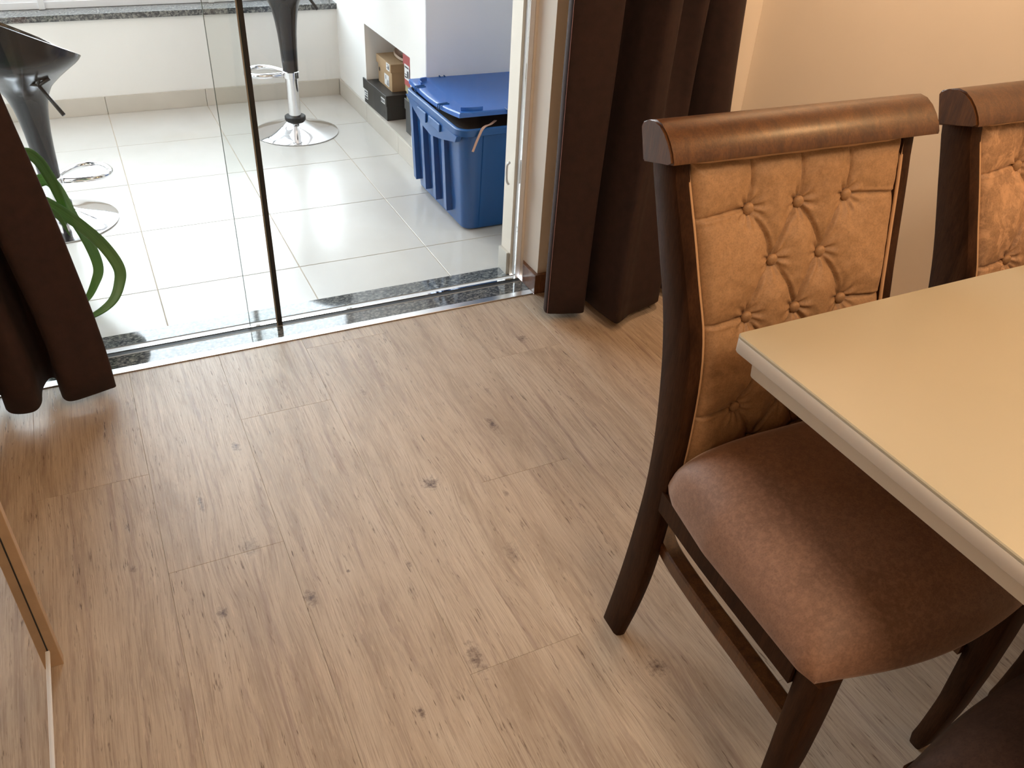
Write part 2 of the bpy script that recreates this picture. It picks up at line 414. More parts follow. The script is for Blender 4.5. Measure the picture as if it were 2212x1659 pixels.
# wraps from the reveal on to the front wall
pth = [(.687, -.337), (.687, -.442), (XR - .015, -.442)]
def wrap(bm, inner, outer, h):
    n = len(inner)
    lo_i = [bm.verts.new((*p, 0)) for p in inner]; lo_o = [bm.verts.new((*p, 0)) for p in outer]
    hi_i = [bm.verts.new((*p, h)) for p in inner]; hi_o = [bm.verts.new((*p, h)) for p in outer]
    for i in range(n - 1):
        bm.faces.new((lo_o[i], lo_o[i + 1], hi_o[i + 1], hi_o[i])); bm.faces.new((hi_o[i], hi_o[i + 1], hi_i[i + 1], hi_i[i]))
        bm.faces.new((lo_i[i + 1], lo_i[i], hi_i[i], hi_i[i + 1])); bm.faces.new((lo_i[i], lo_i[i + 1], lo_o[i + 1], lo_o[i]))
    for i in (0, n - 1): bm.faces.new((lo_i[i], lo_o[i], hi_o[i], hi_i[i]))
wrap(bm, pth, [(.6725, -.3655), (.6725, -.4565), (XR - .015, -.4565)], .069)
bb = struct('baseboard_front', bm, 'baseboard')
bv = bb.modifiers.new('edge', 'BEVEL'); bv.width = .0015; bv.segments = 2; bv.limit_method = 'ANGLE'
struct('baseboard_right', BX(XR - .0145, XR, YB, -.4575, 0, .069, bev=.0015), 'baseboard')
struct('baseboard_left', BX(XL, XL + .0145, YB, -.4575, 0, .069, bev=.0015), 'baseboard')

# ---- sliding glass door
d1 = empty('door_1', (0, -.35, 0)); d1['kind'] = 'structure'
def dp(name, bm, mat, par=d1): return link(name, bm, mat, par)
dp('door_frame', BX(.6610, .6775, .0155, .0445, .0045, 2.16, bev=.0012), 'alu_white')
dp('door_frame', BX(TX0 + .002, TX0 + .04, .0155, .045, .004, 2.16, bev=.0015), 'alu_white')
dp('door_frame', BX(TX0 + .002, .6775, -.012, .045, 2.1605, 2.179), 'alu_white')
la = dp('glass_leaf', BX(TX0 + .04, -.1555, -.0045, .0035, -.002, 2.16), 'glass')
dp('leaf_edge', BX(-.1553, -.1535, -.0045, .0035, -.002, 2.16), 'glass_edge')
dp('brush_seal', BX(-.1533, -.1420, -.0088, .0035, -.002, 2.16), 'black_rubber')
dp('seal_flange', BX(-.1590, -.1556, -.0080, -.0047, -.002, 2.16), 'beige_edge')
dp('glass_leaf', BX(-.2345, .6540, .0045, .0125, .0068, 2.16), 'glass')
dp('leaf_edge', BX(-.2360, -.2346, .0045, .0125, .0068, 2.16), 'glass_edge')
bm = bmesh.new(); tube(bm, catmull([(.634, .047, .33), (.630, .055, .345), (.630, .057, .39), (.634, .047, .405)], 5), .004, 8)
dp('door_handle', bm, 'alu_white')

# ---- balcony
BX0, BX1, BY1 = -2.6, .69, 1.853
bf = struct('balcony_floor', BX(BX0, 1.42, -.2435, BY1 + .15, -.03, -.0012), 'grout')
T = .46; G = .0014
for i in range(-6, 4):
    for j in range(-1, 5):
        x0, x1 = max(i * T + G, BX0), min((i + 1) * T - G, 1.42)
        y0, y1 = max(j * T + G, -.2435), min((j + 1) * T - G, BY1)
        if x1 - x0 < .01 or y1 - y0 < .01: continue
        if y0 >= .588 and x0 > .70: continue
        if y0 < .588 < y1 and x0 > .69: y1 = .588
        if y1 > .70: x1 = min(x1, .69 if y0 >= .588 else x1)
        cx, cy = (x0 + x1) / 2, (y0 + y1) / 2
        struct('tile', BX(x0 - cx, x1 - cx, y0 - cy, y1 - cy, -.006, 0, bev=.0009, seg=1), 'tile', bf, loc=(cx, cy, random.uniform(0, .0004)))
# far parapet with granite sill and skirting
struct('wall_parapet', BX(BX0, BX1, BY1, BY1 + .15, 0, .425), 'wall_out')
sill = struct('trim_2', BX(BX0, BX1 + .035, BY1 - .014, BY1 + .19, .4255, .4525, bev=.0015), 'granite')
# side block with niche
NY0, NY1, NZ0, NZ1, NX = .770, 1.385, .083, .455, 1.02
bm = bmesh.new(); XE = 1.50
ysN, zsN = (.588, NY0, NY1, 2.003), (0, NZ0, NZ1, ZC)
for a in range(3):
    for c in range(3):
        if (a, c) == (1, 1):
            box(bm, NX, XE, ysN[a], ysN[a + 1], zsN[c], zsN[c + 1])
        else: box(bm, BX1, XE, ysN[a], ysN[a + 1], zsN[c], zsN[c + 1])
bmesh.ops.remove_doubles(bm, verts=bm.verts, dist=1e-5)
struct('wall_side', bm, 'wall_out')
struct('wall_recess', BX(BX1 + .001, 1.42, .5835, .5875, 0, ZC), 'wall_recess')
struct('wall_recess_end', BX(1.42, 1.5, -.235, .5835, 0, ZC), 'wall_recess')
struct('wall_balcony_left', BX(BX0 - .12, BX0, -.235, 2.003, 0, ZC), 'wall_out')
struct('wall_outer_left', BX(BX0 - .12, XL - .12, -.442, -.235, 0, ZC), 'wall_out')
struct('ceiling_balcony', BX(BX0 - .12, 1.5, -.235, 2.06, ZC, ZC + .1), 'ceiling')
# skirting tiles
def skirting(name, segs):
    s = empty(name, (0, 0, 0)); s['kind'] = 'structure'
    for (x0, x1, y0, y1) in segs: struct('tile', BX(x0, x1, y0, y1, 0, .083, bev=.0012, seg=1), 'skirt_tile', s)
sk = []; xs = [BX0] + [v * T for v in (-5, -4, -3, -2, -1, 0, 1)] + [BX1 - .010]
for a, b_ in zip(xs, xs[1:]):
    if b_ - a > .02: sk.append((a + .001, b_ - .001, BY1 - .009, BY1 - .0005))
skirting('baseboard_far', sk)
ys = [.590, 2 * T, 3 * T, BY1 - .010]; skirting('baseboard_side', [(BX1 - .0095, BX1 - .0005, a + .001, b_ - .001) for a, b_ in zip(ys, ys[1:])])
struct('baseboard_corner', BX(.641, .6515, -.300, -.2355, 0, .083, bev=.001), 'skirt_tile')
struct('trim_3', BX(BX1 - .004, NX - .002, NY0 + .001, NY1 - .001, NZ0, NZ0 + .003), 'skirt_tile')
# windows above the parapet
wn = empty('window_1', (0, 1.99, .4535)); wn['kind'] = 'structure'
def wp(name, bm, mat='alu_white'): return link(name, bm, mat, wn)
wp('window_frame', BX(BX0, BX1, -.017, .02, 0, .030, bev=.002))
wp('window_frame', BX(BX0, BX1, -.008, .014, .0302, .044, bev=.001))
wp('window_frame', BX(BX0, BX1, -.018, .02, 2.05, 2.095, bev=.002))
mx = [-2.59, -2.10, -1.37, -.632, .106, .672]
for x in mx: wp('mullion', BX(x - .013, x + .013, -.032, .02, .0004, 2.05, bev=.0015))
for a, b_ in zip(mx, mx[1:]): wp('window_pane', BX(a + .013, b_ - .013, .001, .004, .044, 2.05), 'glass_clear')
# outside, seen through the very bottom of the window
struct('ground', BX(-40, 40, 2.6, 60, -6.2, -6.0), 'ground')
nr = empty('neighbouring_roof', (-3, 9.0, -3.2), 0, 'weathered clay tiled roof seen beyond the balcony window', 'roof')
bm = bmesh.new()
rings = []
for i in range(0, 241):
    x = -9 + i * .075; h = .05 * (1 if (i % 4) in (1, 2) else 0)
    rings.append([(x, -6, h - .4), (x, 6, h + 1.6), (x, 6, 1.3), (x, -6, -.7)])
loft(bm, rings); link('roof_tiles', bm, 'roof', nr)['kind'] = 'stuff'
link('house_wall', BX(-8.8, 8.8, -5.6, 5.6, -2.78, -.8), 'wall_out', nr)
def blob(name, loc, r, mat, label, cat, seed):
    bm = bmesh.new(); bmesh.ops.create_icosphere(bm, subdivisions=4, radius=r); rr = random.Random(seed)
    import mathutils.noise as mn
    for v in bm.verts:
        v.co *= 1 + .28 * mn.noise(v.co * 3.0 / r + Vector((seed, 0, 0))) + .10 * mn.noise(v.co * 11 / r)
    return tag(link(name, bm, mat, smooth=True, loc=loc), label, cat)
blob('bush', (-.35, 3.4, -1.55), .75, 'bush', 'bright green bush outside the window behind the mullion', 'bush', 3)

# ================================================================ FURNITURE
# ---- dining chair
POST = [(0, .205, .031, -.020), (.10, .202, .016, -.041), (.2, .200, .003, -.057), (.3, .200, -.009, -.066), (.39, .200, -.018, -.070), (.46, .199, -.018, -.073), (.53, .198, -.014, -.0745),
        (.64, .198, .000, -.071), (.70, .198, .013, -.062), (.74, .199, .023, -.050), (.80, .206, .037, -.030), (.86, .212, .053, -.012), (.91, .218, .064, .004), (.978, .225, .082, .028)]
def pst(z): return interp(POST, z)
def make_chair(cloth='suede_back', label='', group=None, tufts=0):
    t = empty('dining_chair', (0, 0, 0), 0, label, 'chair', group)
    def sm(tab_z, s):
        rings = []
        for z in tab_z:
            zz = [z + d for d in (-.03, 0, .03)]; hx, yr, yf = [sum(v) / 3 for v in zip(*[pst(max(0, min(.978, q))) for q in zz])]
            if z == 0: hx, yr, yf = pst(0)
            wd = .027 if z > .42 else .027 - .006 * (1 - z / .42)
            r = .005; xo, xi = s * hx, s * (hx - wd)
            pts = []
            fy = yf - .004
            for (cx, cy, sx, sy, rr) in ((xo, yr, -s, -1, .004), (xo, fy, -s, 1, .010), (xi, fy, s, 1, .003), (xi, yr, s, -1, .004)):
                a = [(cx + sx * rr, cy), (cx + sx * rr * .29, cy + sy * rr * .29), (cx, cy + sy * rr)]
                pts.append(a)
            ring = []
            ring += [pts[0][0], pts[0][1], pts[0][2]]; ring += [pts[1][2], pts[1][1], pts[1][0]]
            ring += [pts[2][0], pts[2][1], pts[2][2]]; ring += [pts[3][2], pts[3][1], pts[3][0]]
            rings.append([(x, y, z) for x, y in ring])
        return rings
    zs = [0, .03, .07] + [.07 + .028 * i for i in range(1, 32)]; zs = [z for z in zs if z < .965] + [.980]
    for s in (-1, 1):
        bm = bmesh.new(); loft(bm, sm(zs, s)); auto_smooth(link('back_post', bm, 'walnut', t), 35)
    # top rail
    prof = [(.066, .9575), (.083, 1.003), (.080, 1.010), (.066, 1.0165), (.050, 1.0215), (.036, 1.0200), (.022, 1.0130), (.010, 1.003), (.000, .991), (-.005, .981), (-.005, .9765), (.004, .9745)]
    bm = bmesh.new(); prism_x(bm, prof, -.244, .244)
    bmesh.ops.bevel(bm, geom=[e for e in bm.edges if abs(e.verts[0].co.x - e.verts[1].co.x) < 1e-6], offset=.003, segments=2, affect='EDGES')
    auto_smooth(link('top_rail', bm, 'walnut_rail', t), 40)
    # tufted panel
    zt, zb = .972, .430
    def hwp(z): return pst(z)[0] - .0235
    def yface(z):
        v = [pst(q)[2] for q in (z - .03, z, z + .03)]; return sum(v) / 3 + .007
    rows = [(.893, 3), (.815, 2), (.737, 3), (.659, 2), (.581, 3), (.503, 2)]
    btn = []
    SP = .092
    for z, n in rows:
        for k in range(n): btn.append(((k - (n - 1) / 2) * SP * (1 if n == 3 else 1.0), z + tufts * random.uniform(-.01, .01), n))
    segs = []
    def near(a, b_): return abs(a[0] - b_[0]) < SP * .75 and .03 < a[1] - b_[1] < .13 and a[2] != b_[2]
    for a in btn:
        for b_ in btn:
            if near(a, b_): segs.append((a[:2], b_[:2], .9))
    for (x, z, n) in btn:
        if n == 3 and abs(x) > .05: segs.append(((x, z), (math.copysign(.22, x), z - .012), .8))
        if z > .88: segs.append(((x, z), (x - .006, 1.0), .9))
        if z < .52: segs.append(((x, z), (x, .40), .8))
    NX_, NZ_ = 190, 256
    bm = bmesh.new(); grid = []
    H = .025
    import mathutils.noise as mn
    for j in range(NZ_ + 1):
        z = zb + (zt - zb) * j / NZ_; hw = hwp(z); row = []
        for i in range(NX_ + 1):
            u = i / NX_ * 2 - 1; x = u * hw
            edge = min((1 - abs(u)) * hw, zt - z, z - zb + .05); e = 1 - math.exp(-(max(edge, 0) / .009) ** 1.1)
            dip = 0; near_b = 1
            for (bx, bz, n) in btn:
                d2 = (x - bx) ** 2 + (z - bz) ** 2
                if d2 < .006:
                    dip = max(dip, .42 * math.exp(-d2 / .00016) + .40 * math.exp(-d2 / .0015)); near_b = min(near_b, math.sqrt(d2) / .05)
            cre = 0
            for (a, b_, s) in segs:
                vx, vz = b_[0] - a[0], b_[1] - a[1]; L2 = vx * vx + vz * vz
                tt = ((x - a[0]) * vx + (z - a[1]) * vz) / L2
                if -.05 < tt < 1.05:
                    tt = min(1, max(0, tt)); L = math.sqrt(L2); bow = .006 * math.sin(math.pi * tt) * (1 if vx > 0 else -1)
                    d = ((x - a[0]) * -vz + (z - a[1]) * vx) / L - bow
                    if abs(tt - .5) >= .5: d = math.hypot(x - (b_[0] if tt > .5 else a[0]), z - (b_[1] if tt > .5 else a[1]))
                    dd = abs(d)
                    # one lip of the fold stands prouder than the other
                    fade = 1.0 if s > .85 else 1 - .5 * tt
                    c_ = s * fade * (.42 * math.exp(-(dd / .0019)) + .46 * math.exp(-(dd / .015) ** 1.3)) - (.10 * math.exp(-((d - .004) / .003) ** 2))
                    cre = max(cre, c_)
            wr = .05 * mn.noise(Vector((x * 60, z * 60, tufts * 5))) * (1 + tufts * 1.6)
            if near_b < 1:   # radiating gathers round each button
                for (bx, bz, n) in btn:
                    d = math.hypot(x - bx, z - bz)
                    if d < .04: wr += .10 * math.sin(9 * math.atan2(z - bz, x - bx) + bx * 40) * math.exp(-((d - .016) / .011) ** 2)
            h = H * e * (1 - min(.97, dip + cre * (1 - dip)) + wr)
            y = yface(z) - h
            row.append(bm.verts.new((x, y + .004, z)))
        grid.append(row)
    for j in range(NZ_):
        for i in range(NX_): bm.faces.new((grid[j][i], grid[j][i + 1], grid[j + 1][i + 1], grid[j + 1][i]))
    # back of the cushion
    back = []
    for j in range(0, NZ_ + 1, 16):
        z = zb + (zt - zb) * j / NZ_; back.append((hwp(z), yface(z) + .024, z))
    rim = [[bm.verts.new((s * h_, y, z)) for (h_, y, z) in back] for s in (-1, 1)]
    for a, b_, c_, d_ in zip(rim[0], rim[0][1:], rim[1], rim[1][1:]): bm.faces.new((a, b_, d_, c_))
    pn = link('back_panel', bm, cloth, t, smooth=True)
    for (x, z, n) in btn:
        bm = bmesh.new(); yy = yface(z) - H * .30 + .004
        lathe(bm, [(.0005, .006), (.005, .0055), (.0085, .0035), (.0095, .000), (.0085, -.003)], n=16)
        b_ = link('button', bm, cloth, pn, smooth=True, loc=(x, yy, z)); b_.rotation_euler = (R(90), 0, 0)
    bm = bmesh.new(); pp = []
    for k in range(24): z = zb + (zt - .003 - zb) * k / 23; pp.append((-hwp(z) + .0005, yface(z) - .0085, z))
    pp += [(x, yface(zt - .004) - .0085, zt - .007) for x in [(-1 + 2 * k / 11) * hwp(zt) for k in range(1, 11)]]
    for k in range(23, -1, -1): z = zb + (zt - .003 - zb) * k / 23; pp.append((hwp(z) - .0005, yface(z) - .0085, z))
    tube(bm, pp, .0032, 6); link('piping', bm, 'piping', pn, smooth=True)
    # seat cushion
    bm = bmesh.new(); n1, n2 = 44, 44; top = []
    def sx(v): return .202 + .016 * min(1, v / .35) + .003 * v                       # v 0 rear .. 1 front
    for j in range(n2 + 1):
        v = j / n2; row = []
        for i in range(n1 + 1):
            u = i / n1 * 2 - 1
            yb, yf = -.072, -.466 - .030 * (1 - u * u) ** 1.6
            su = math.copysign(1 - (1 - abs(u)) ** 1.35, u) * .35 + u * .65
            x = su * sx(v); y = yb + (yf - yb) * v
            # rounded corners
            e = 1 - (max(abs(u), 0) ** (3.6 - .8 * v)); f = 1 - abs(2 * v - 1) ** 5
            dome = .003 + (.128 - .050 * v) * (max(e, 0) ** (.36 + .18 * v)) * (max(f, 0) ** .45) + .006 * (1 - u * u) * (1 - (2 * v - 1) ** 2)
            c_ = max(0, abs(u) - .86) / .14; d_ = max(0, abs(2 * v - 1) - .86) / .14
            k = 1 - .035 * (c_ * d_)
            x *= k
            row.append((x, y, .4435 + dome - (.006 * v)))
        top.append(row)
    TV = [[bm.verts.new(p) for p in r] for r in top]
    for j in range(n2):
        for i in range(n1): bm.faces.new((TV[j][i], TV[j][i + 1], TV[j + 1][i + 1], TV[j + 1][i]))
    loop = [TV[0][i] for i in range(n1 + 1)] + [TV[j][n1] for j in range(1, n2 + 1)] + [TV[n2][i] for i in range(n1 - 1, -1, -1)] + [TV[j][0] for j in range(n2 - 1, 0, -1)]
    lo = [bm.verts.new((v.co.x * .985, -.275 + (v.co.y + .275) * .985, .4285)) for v in loop]
    for k in range(len(loop)): bm.faces.new((loop[k], loop[(k + 1) % len(loop)], lo[(k + 1) % len(loop)], lo[k]))
    bm.faces.new(lo)
    auto_smooth(link('seat', bm, 'suede_seat', t), 60)
    # seat rails
    def rail(name, pts, z0, z1, th_):
        bm = bmesh.new(); P_ = catmull([(a, b_, 0) for a, b_ in pts], 8); rings = []
        for i, p in enumerate(P_):
            d = (P_[min(i + 1, len(P_) - 1)] - P_[max(i - 1, 0)]).normalized(); s = Vector((d.y, -d.x, 0)) * th_ / 2
            rings.append([(p + s + Vector((0, 0, z0)))[:], (p + s + Vector((0, 0, z1)))[:], (p - s + Vector((0, 0, z1)))[:], (p - s + Vector((0, 0, z0)))[:]])
        loft(bm, rings); return auto_smooth(link(name, bm, 'walnut', t), 40)
    for s in (-1, 1): rail('seat_rail', [(s * .190, -.068), (s * .198, -.20), (s * .201, -.33), (s * .203, -.428)], .385, .428, .020)
    rail('seat_rail', [(-.165, -.440), (-.09, -.452), (0, -.458), (.09, -.452), (.165, -.440)], .400, .428, .020)
    rail('seat_rail', [(-.168, -.045), (.168, -.045)], .388, .428, .022)
    # front legs
    FL = [(0, .193, -.432, .030), (.06, .192, -.440, .031), (.15, .190, -.449, .035), (.25, .189, -.4515, .040), (.34, .1885, -.4515, .043), (.4283, .188, -.451, .044)]
    for s in (-1, 1):
        bm = bmesh.new(); rings = []
        for k in range(17):
            z = .4283 * k / 16; cx, cy, wd = interp(FL, z); h_ = wd / 2
            if k == 0: h_ -= .004
            rings.append(rrect(s * cx - h_, s * cx + h_, cy - h_, cy + h_, .005, z if k else 0, 2))
        loft(bm, rings); auto_smooth(link('front_leg', bm, 'walnut', t), 40)
    # side stretchers
    for s in (-1, 1):
        bm = bmesh.new(); P_ = catmull([(s * .150, -.030, .290), (s * .164, -.070, .288), (s * .170, -.120, .286), (s * .173, -.20, .284), (s * .174, -.30, .283), (s * .178, -.431, .283)], 8); rings = []
        for i, p in enumerate(P_):
            d = (P_[min(i + 1, len(P_) - 1)] - P_[max(i - 1, 0)]).normalized(); sd = Vector((d.y, -d.x, 0)).normalized() * .0155; u = Vector((0, 0, .014))
            rings.append([(p + sd * a + u * c_)[:] for a, c_ in ((1, -1), (1, .75), (.8, 1), (-.8, 1), (-1, .75), (-1, -1))])
        loft(bm, rings); auto_smooth(link('stretcher', bm, 'walnut_rail', t), 40)
    return t
def copy_tree(q, parent=None):
    c = q.copy(); col.objects.link(c); c.parent = parent
    for ch in [k for k in bpy.data.objects if k.parent is q]: copy_tree(ch, c)
    return c
ch1 = make_chair('suede_back', 'dark wood dining chair at the table corner, tan tufted back and brown seat showing')
ch1.location = (.399, -1.75, 0); ch1.rotation_euler = (0, 0, R(-2))
ch2 = copy_tree(ch1)
ch2['label'] = 'dining chair cut by the right edge, mottled tan tufted back standing behind the table'
ch2.location = (.395 + .578, -1.755, 0); ch2.rotation_euler = (0, 0, R(0))
for c in [k for k in bpy.data.objects if k.parent is ch2 and k.name.startswith('back_panel')]:
    c.data = c.data.copy(); c.data.materials[0] = M['suede_back_mottled']
ch3 = copy_tree(ch1)
ch3['label'] = 'dining chair under the table in the bottom right corner, only its dark seat edge showing'
ch3.location = (.40, -2.813, 0); ch3.rotation_euler = (0, 0, R(180))

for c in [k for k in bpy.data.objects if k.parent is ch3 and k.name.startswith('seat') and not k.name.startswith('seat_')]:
    c.data = c.data.copy(); c.data.materials[0] = M['suede_shaded']

# ---- table
tb = empty('dining_table', (1.0, -2.31, 0), 0, 'cream glass-topped dining table with pale straight edges, in front of the tufted chairs', 'table')
TX, TYN, TYF = .220 - 1.0, -2.74 + 2.31, -1.868 + 2.31
RX = 1.395 - 1.0
def table_ring(ins, z, r): return rrect(TX + ins, RX - ins, TYN + ins, TYF - ins, r, z, 5)
bm = bmesh.new(); loft(bm, [table_ring(.0006, .7655, .0095), table_ring(.0006, .7685, .0095), table_ring(.0022, .7700, .008)]); auto_smooth(link('glass_top', bm, 'table_white', tb), 40)
bm = bmesh.new(); loft(bm, [table_ring(.0015, .7425, .010), table_ring(0, .7445, .012), table_ring(0, .7636, .012), table_ring(.001, .7650, .010)]); auto_smooth(link('table_edge', bm, 'table_edge', tb), 40)
bm = bmesh.new(); loft(bm, [table_ring(.024, .7050, .01), table_ring(.020, .7080, .012), table_ring(.018, .7423, .012)]); auto_smooth(link('apron', bm, 'table_under', tb), 30)
link('pedestal', BX(.235, .372, -.22, .22, .03, .7048, bev=.004), 'walnut', tb)
link('foot_plate', BX(.225, .380, -.30, .30, 0, .0298, bev=.004), 'walnut', tb)

# ---- mirrored cabinet at the left
cb_ = empty('mirror_cabinet', (-1.07, -2.35, 0), 0, 'mirror-fronted oak cabinet standing at the left edge, reflecting the floor', 'cabinet')
cx0, cy0 = -1.07, -2.35
def cpart(name, x0, x1, y0, y1, z0, z1, mat, bev=.001): return link(name, BX(x0 - cx0, x1 - cx0, y0 - cy0, y1 - cy0, z0, z1, bev=bev), mat, cb_)
cpart('side_panel', -1.30, -.796, -1.405, -1.385, 0, .82, 'light_wood')
cpart('side_panel', -1.30, -.796, -3.30, -3.28, 0, .82, 'light_wood')
cpart('cabinet_top', -1.30, -.790, -3.31, -1.375, .8205, .845, 'light_wood')
cpart('cabinet_body', -1.30, -.830, -3.279, -1.406, .045, .82, 'light_wood')
cpart('plinth', -1.28, -.850, -3.279, -1.406, 0, .0448, 'light_wood')
mr = cpart('mirror_door', -.8285, -.8120, -3.276, -1.409, .052, .81, 'mirror', .0005)
link('bottom_trim', BX(-.8285 - cx0, -.8085 - cx0, -3.276 - cy0, -1.409 - cy0, .0455, .0515, bev=.0008), 'alu_white', cb_)
link('edge_trim', BX(-.8285 - cx0, -.8110 - cx0, -1.4088 - cy0, -1.4062 - cy0, .046, .81), 'matt_black', cb_)

# ---- curtains
def curtain(name, bottom, top, label, z0, z1, th_, hem=None):
    b_ = catmull([(x, y, 0) for x, y in bottom], 7); tp = catmull([(x, y, 0) for x, y in top], 7)
    cx = sum(p.x for p in b_) / len(b_); cy = sum(p.y for p in b_) / len(b_)
    t = empty(name, (cx, cy, 0), 0, label, 'curtain')
    bm = bmesh.new(); rows = []; n = 34
    import mathutils.noise as mn
    for j in range(n + 1):
        s = j / n; z = z0 + (z1 - z0) * s; f = min(1, s * 2.0)
        f = f * f * (3 - 2 * f); r = []
        for i, (p, q) in enumerate(zip(b_, tp)):
            v = p.lerp(q, f); w_ = .006 * mn.noise(Vector((v.x * 9, v.y * 9, z * 2.5)))
            r.append((v.x - cx + w_, v.y - cy + w_, z))
        rows.append(r)
    loft(bm, rows, cap=False, closed=False)
    q = link('cloth', bm, 'curtain', t, smooth=True)
    m_ = q.modifiers.new('thick', 'SOLIDIFY'); m_.thickness = th_; m_.offset = 0
    return t, q, rows
rb = [(.700, -.545), (.650, -.575), (.629, -.622), (.655, -.640), (.700, -.654), (.736, -.664), (.748, -.640), (.745, -.580), (.762, -.545), (.785, -.600), (.793, -.700), (.802, -.757),
      (.830, -.750), (.870, -.728), (.930, -.712), (.985, -.698), (1.015, -.675), (1.020, -.600), (1.045, -.560), (1.075, -.640), (1.10, -.700), (1.16, -.710), (1.20, -.660), (1.215, -.58)]
rt = [(.700, -.540), (.655, -.570), (.630, -.625), (.660, -.655), (.715, -.675), (.755, -.672), (.772, -.640), (.775, -.580), (.800, -.540), (.840, -.560), (.862, -.640), (.880, -.700),
      (.905, -.708), (.925, -.690), (.935, -.640), (.955, -.660), (.985, -.700), (1.015, -.690), (1.025, -.650), (1.040, -.680), (1.07, -.705), (1.10, -.700), (1.14, -.670), (1.168, -.600)]
rc, rq, rrows = curtain('curtain', rb, rt, 'floor-length dark brown curtain hanging right of the glass door, behind the chair', .030, 2.38, .004)
bm = bmesh.new(); tube(bm, [Vector(r[15]) + Vector((-.001, -.0035, 0)) for r in rrows], .0005, 5); link('hem_thread', bm, 'thread', rc)
lb = [(-.690, -.455), (-.665, -.480), (-.640, -.520), (-.627, -.552), (-.645, -.562), (-.690, -.575), (-.735, -.584), (-.752, -.565), (-.758, -.520), (-.765, -.462), (-.785, -.455), (-.802, -.500), (-.808, -.565),
      (-.825, -.597), (-.865, -.590), (-.885, -.560), (-.890, -.500), (-.910, -.480), (-.925, -.560), (-.940, -.615), (-.985, -.610), (-1.0, -.55), (-1.03, -.49), (-1.06, -.56), (-1.12, -.60), (-1.18, -.55)]
lt = [(x - .060 - .035 * max(0, 1 - (i / 26)), y) for i, (x, y) in enumerate(lb)]
lc, lq, lrows = curtain('curtain', lb, lt, 'floor-length dark brown curtain at the left edge, hiding most of the potted plant', .030, 2.38, .004)

# ---- bar stools
def make_stool(loc, front, h0, label, lever=True):
    fx, fy = front; a = math.atan2(fy, fx)
    t = empty('bar_stool', (loc[0], loc[1], 0), a, label, 'stool', 'black bar stools on the balcony')   # local +x = front
    bm = bmesh.new(); lathe(bm, [(.186, 0), (.1935, .002), (.1935, .005), (.180, .010), (.150, .018), (.120, .026), (.090, .035), (.066, .044), (.050, .053), (.038, .062), (.036, .064)], n=72)
    auto_smooth(link('base', bm, 'chrome', t), 50)
    bm = bmesh.new(); lathe(bm, [(.034, .0585), (.046, .0585), (.048, .062), (.048, .076), (.044, .079), (.034, .079)], n=40); link('base_ring', bm, 'matt_black', t, smooth=False)
    bm = bmesh.new(); lathe(bm, [(.0285, .060), (.0285, h0 - .030)], n=32); auto_smooth(link('column', bm, 'chrome', t))
    bm = bmesh.new(); lathe(bm, [(.034, h0 - .032), (.0375, h0 - .030), (.0375, h0 - .004), (.034, h0 - .001)], n=32); cl = auto_smooth(link('collar', bm, 'chrome', t))
    # foot ring
    z = h0 - .016
    pts = catmull([(.034, -.022, z), (.075, -.052, z), (.125, -.074, z), (.170, -.070, z), (.198, -.040, z), (.205, 0, z), (.198, .040, z), (.170, .070, z), (.125, .074, z), (.075, .052, z), (.034, .022, z)], 6)
    bm = bmesh.new(); tube(bm, pts, .0105, 10); link('foot_ring', bm, 'chrome', t, smooth=True)
    # shell
    PR = [(0, .0345), (.10, .038), (.16, .042), (.21, .048), (.25, .055), (.285, .066), (.315, .083), (.345, .117), (.37, .150), (.395, .185), (.42, .203), (.45, .207), (.50, .208), (.62, .212)]
    n = 56; K = 30; bm = bmesh.new()
    def rim(th): return .500 - .54 * .205 * math.cos(th)
    outer = []
    for k in range(K + 1):
        ring = []
        for i in range(n):
            th = 2 * math.pi * i / n; s = k / K; hgt = rim(th) * s; r = interp(PR, hgt)[0]
            w_ = 1 - .06 * abs(math.sin(th)) * (hgt / .5) ** 2
            ring.append((r * math.cos(th) * 1.0, r * math.sin(th) * w_, h0 + hgt))
        outer.append(ring)
    OV = [[bm.verts.new(p) for p in r] for r in outer]
    inner = []
    for k in range(13):
        ring = []; s = k / 12
        for i in range(n):
            th = 2 * math.pi * i / n; hr = rim(th); hgt = hr * (1 - s) + .375 * s; r = max(.004, (interp(PR, hgt)[0] - .009)) if s < 1 else .10
            w_ = 1 - .06 * abs(math.sin(th)) * (hgt / .5) ** 2
            if k == 0: hgt += .002; r += .004
            ring.append((r * math.cos(th), r * math.sin(th) * w_, h0 + hgt))
        inner.append(ring)
    IV = [[bm.verts.new(p) for p in r] for r in inner]
    al = OV + IV
    for A, B_ in zip(al, al[1:]):
        for i in range(n): j = (i + 1) % n; bm.faces.new((A[i], A[j], B_[j], B_[i]))
    bm.faces.new(OV[0][::-1]); bm.faces.new(IV[-1])
    auto_smooth(link('seat_shell', bm, 'black_plastic', t), 45)
    # gas lever under the seat, on the side that faces the room
    zl = h0 + .318
    return t, a, zl
rt_ = Vector((.886, -.464)); fw_ = Vector((.464, .886))
f2 = rt_ * .34 + fw_ * .42; f1 = rt_ * -.97 + fw_ * .05
s1, a1, z1 = make_stool((.322, 1.338), f1.normalized(), .283, 'black bar stool with chrome disc base in the middle, seen through the door leaves')
s2, a2, z2 = make_stool((-.712, .640), f2.normalized(), .172, 'lowered black bar stool at the left edge, seat shell and lever showing beside the curtain')
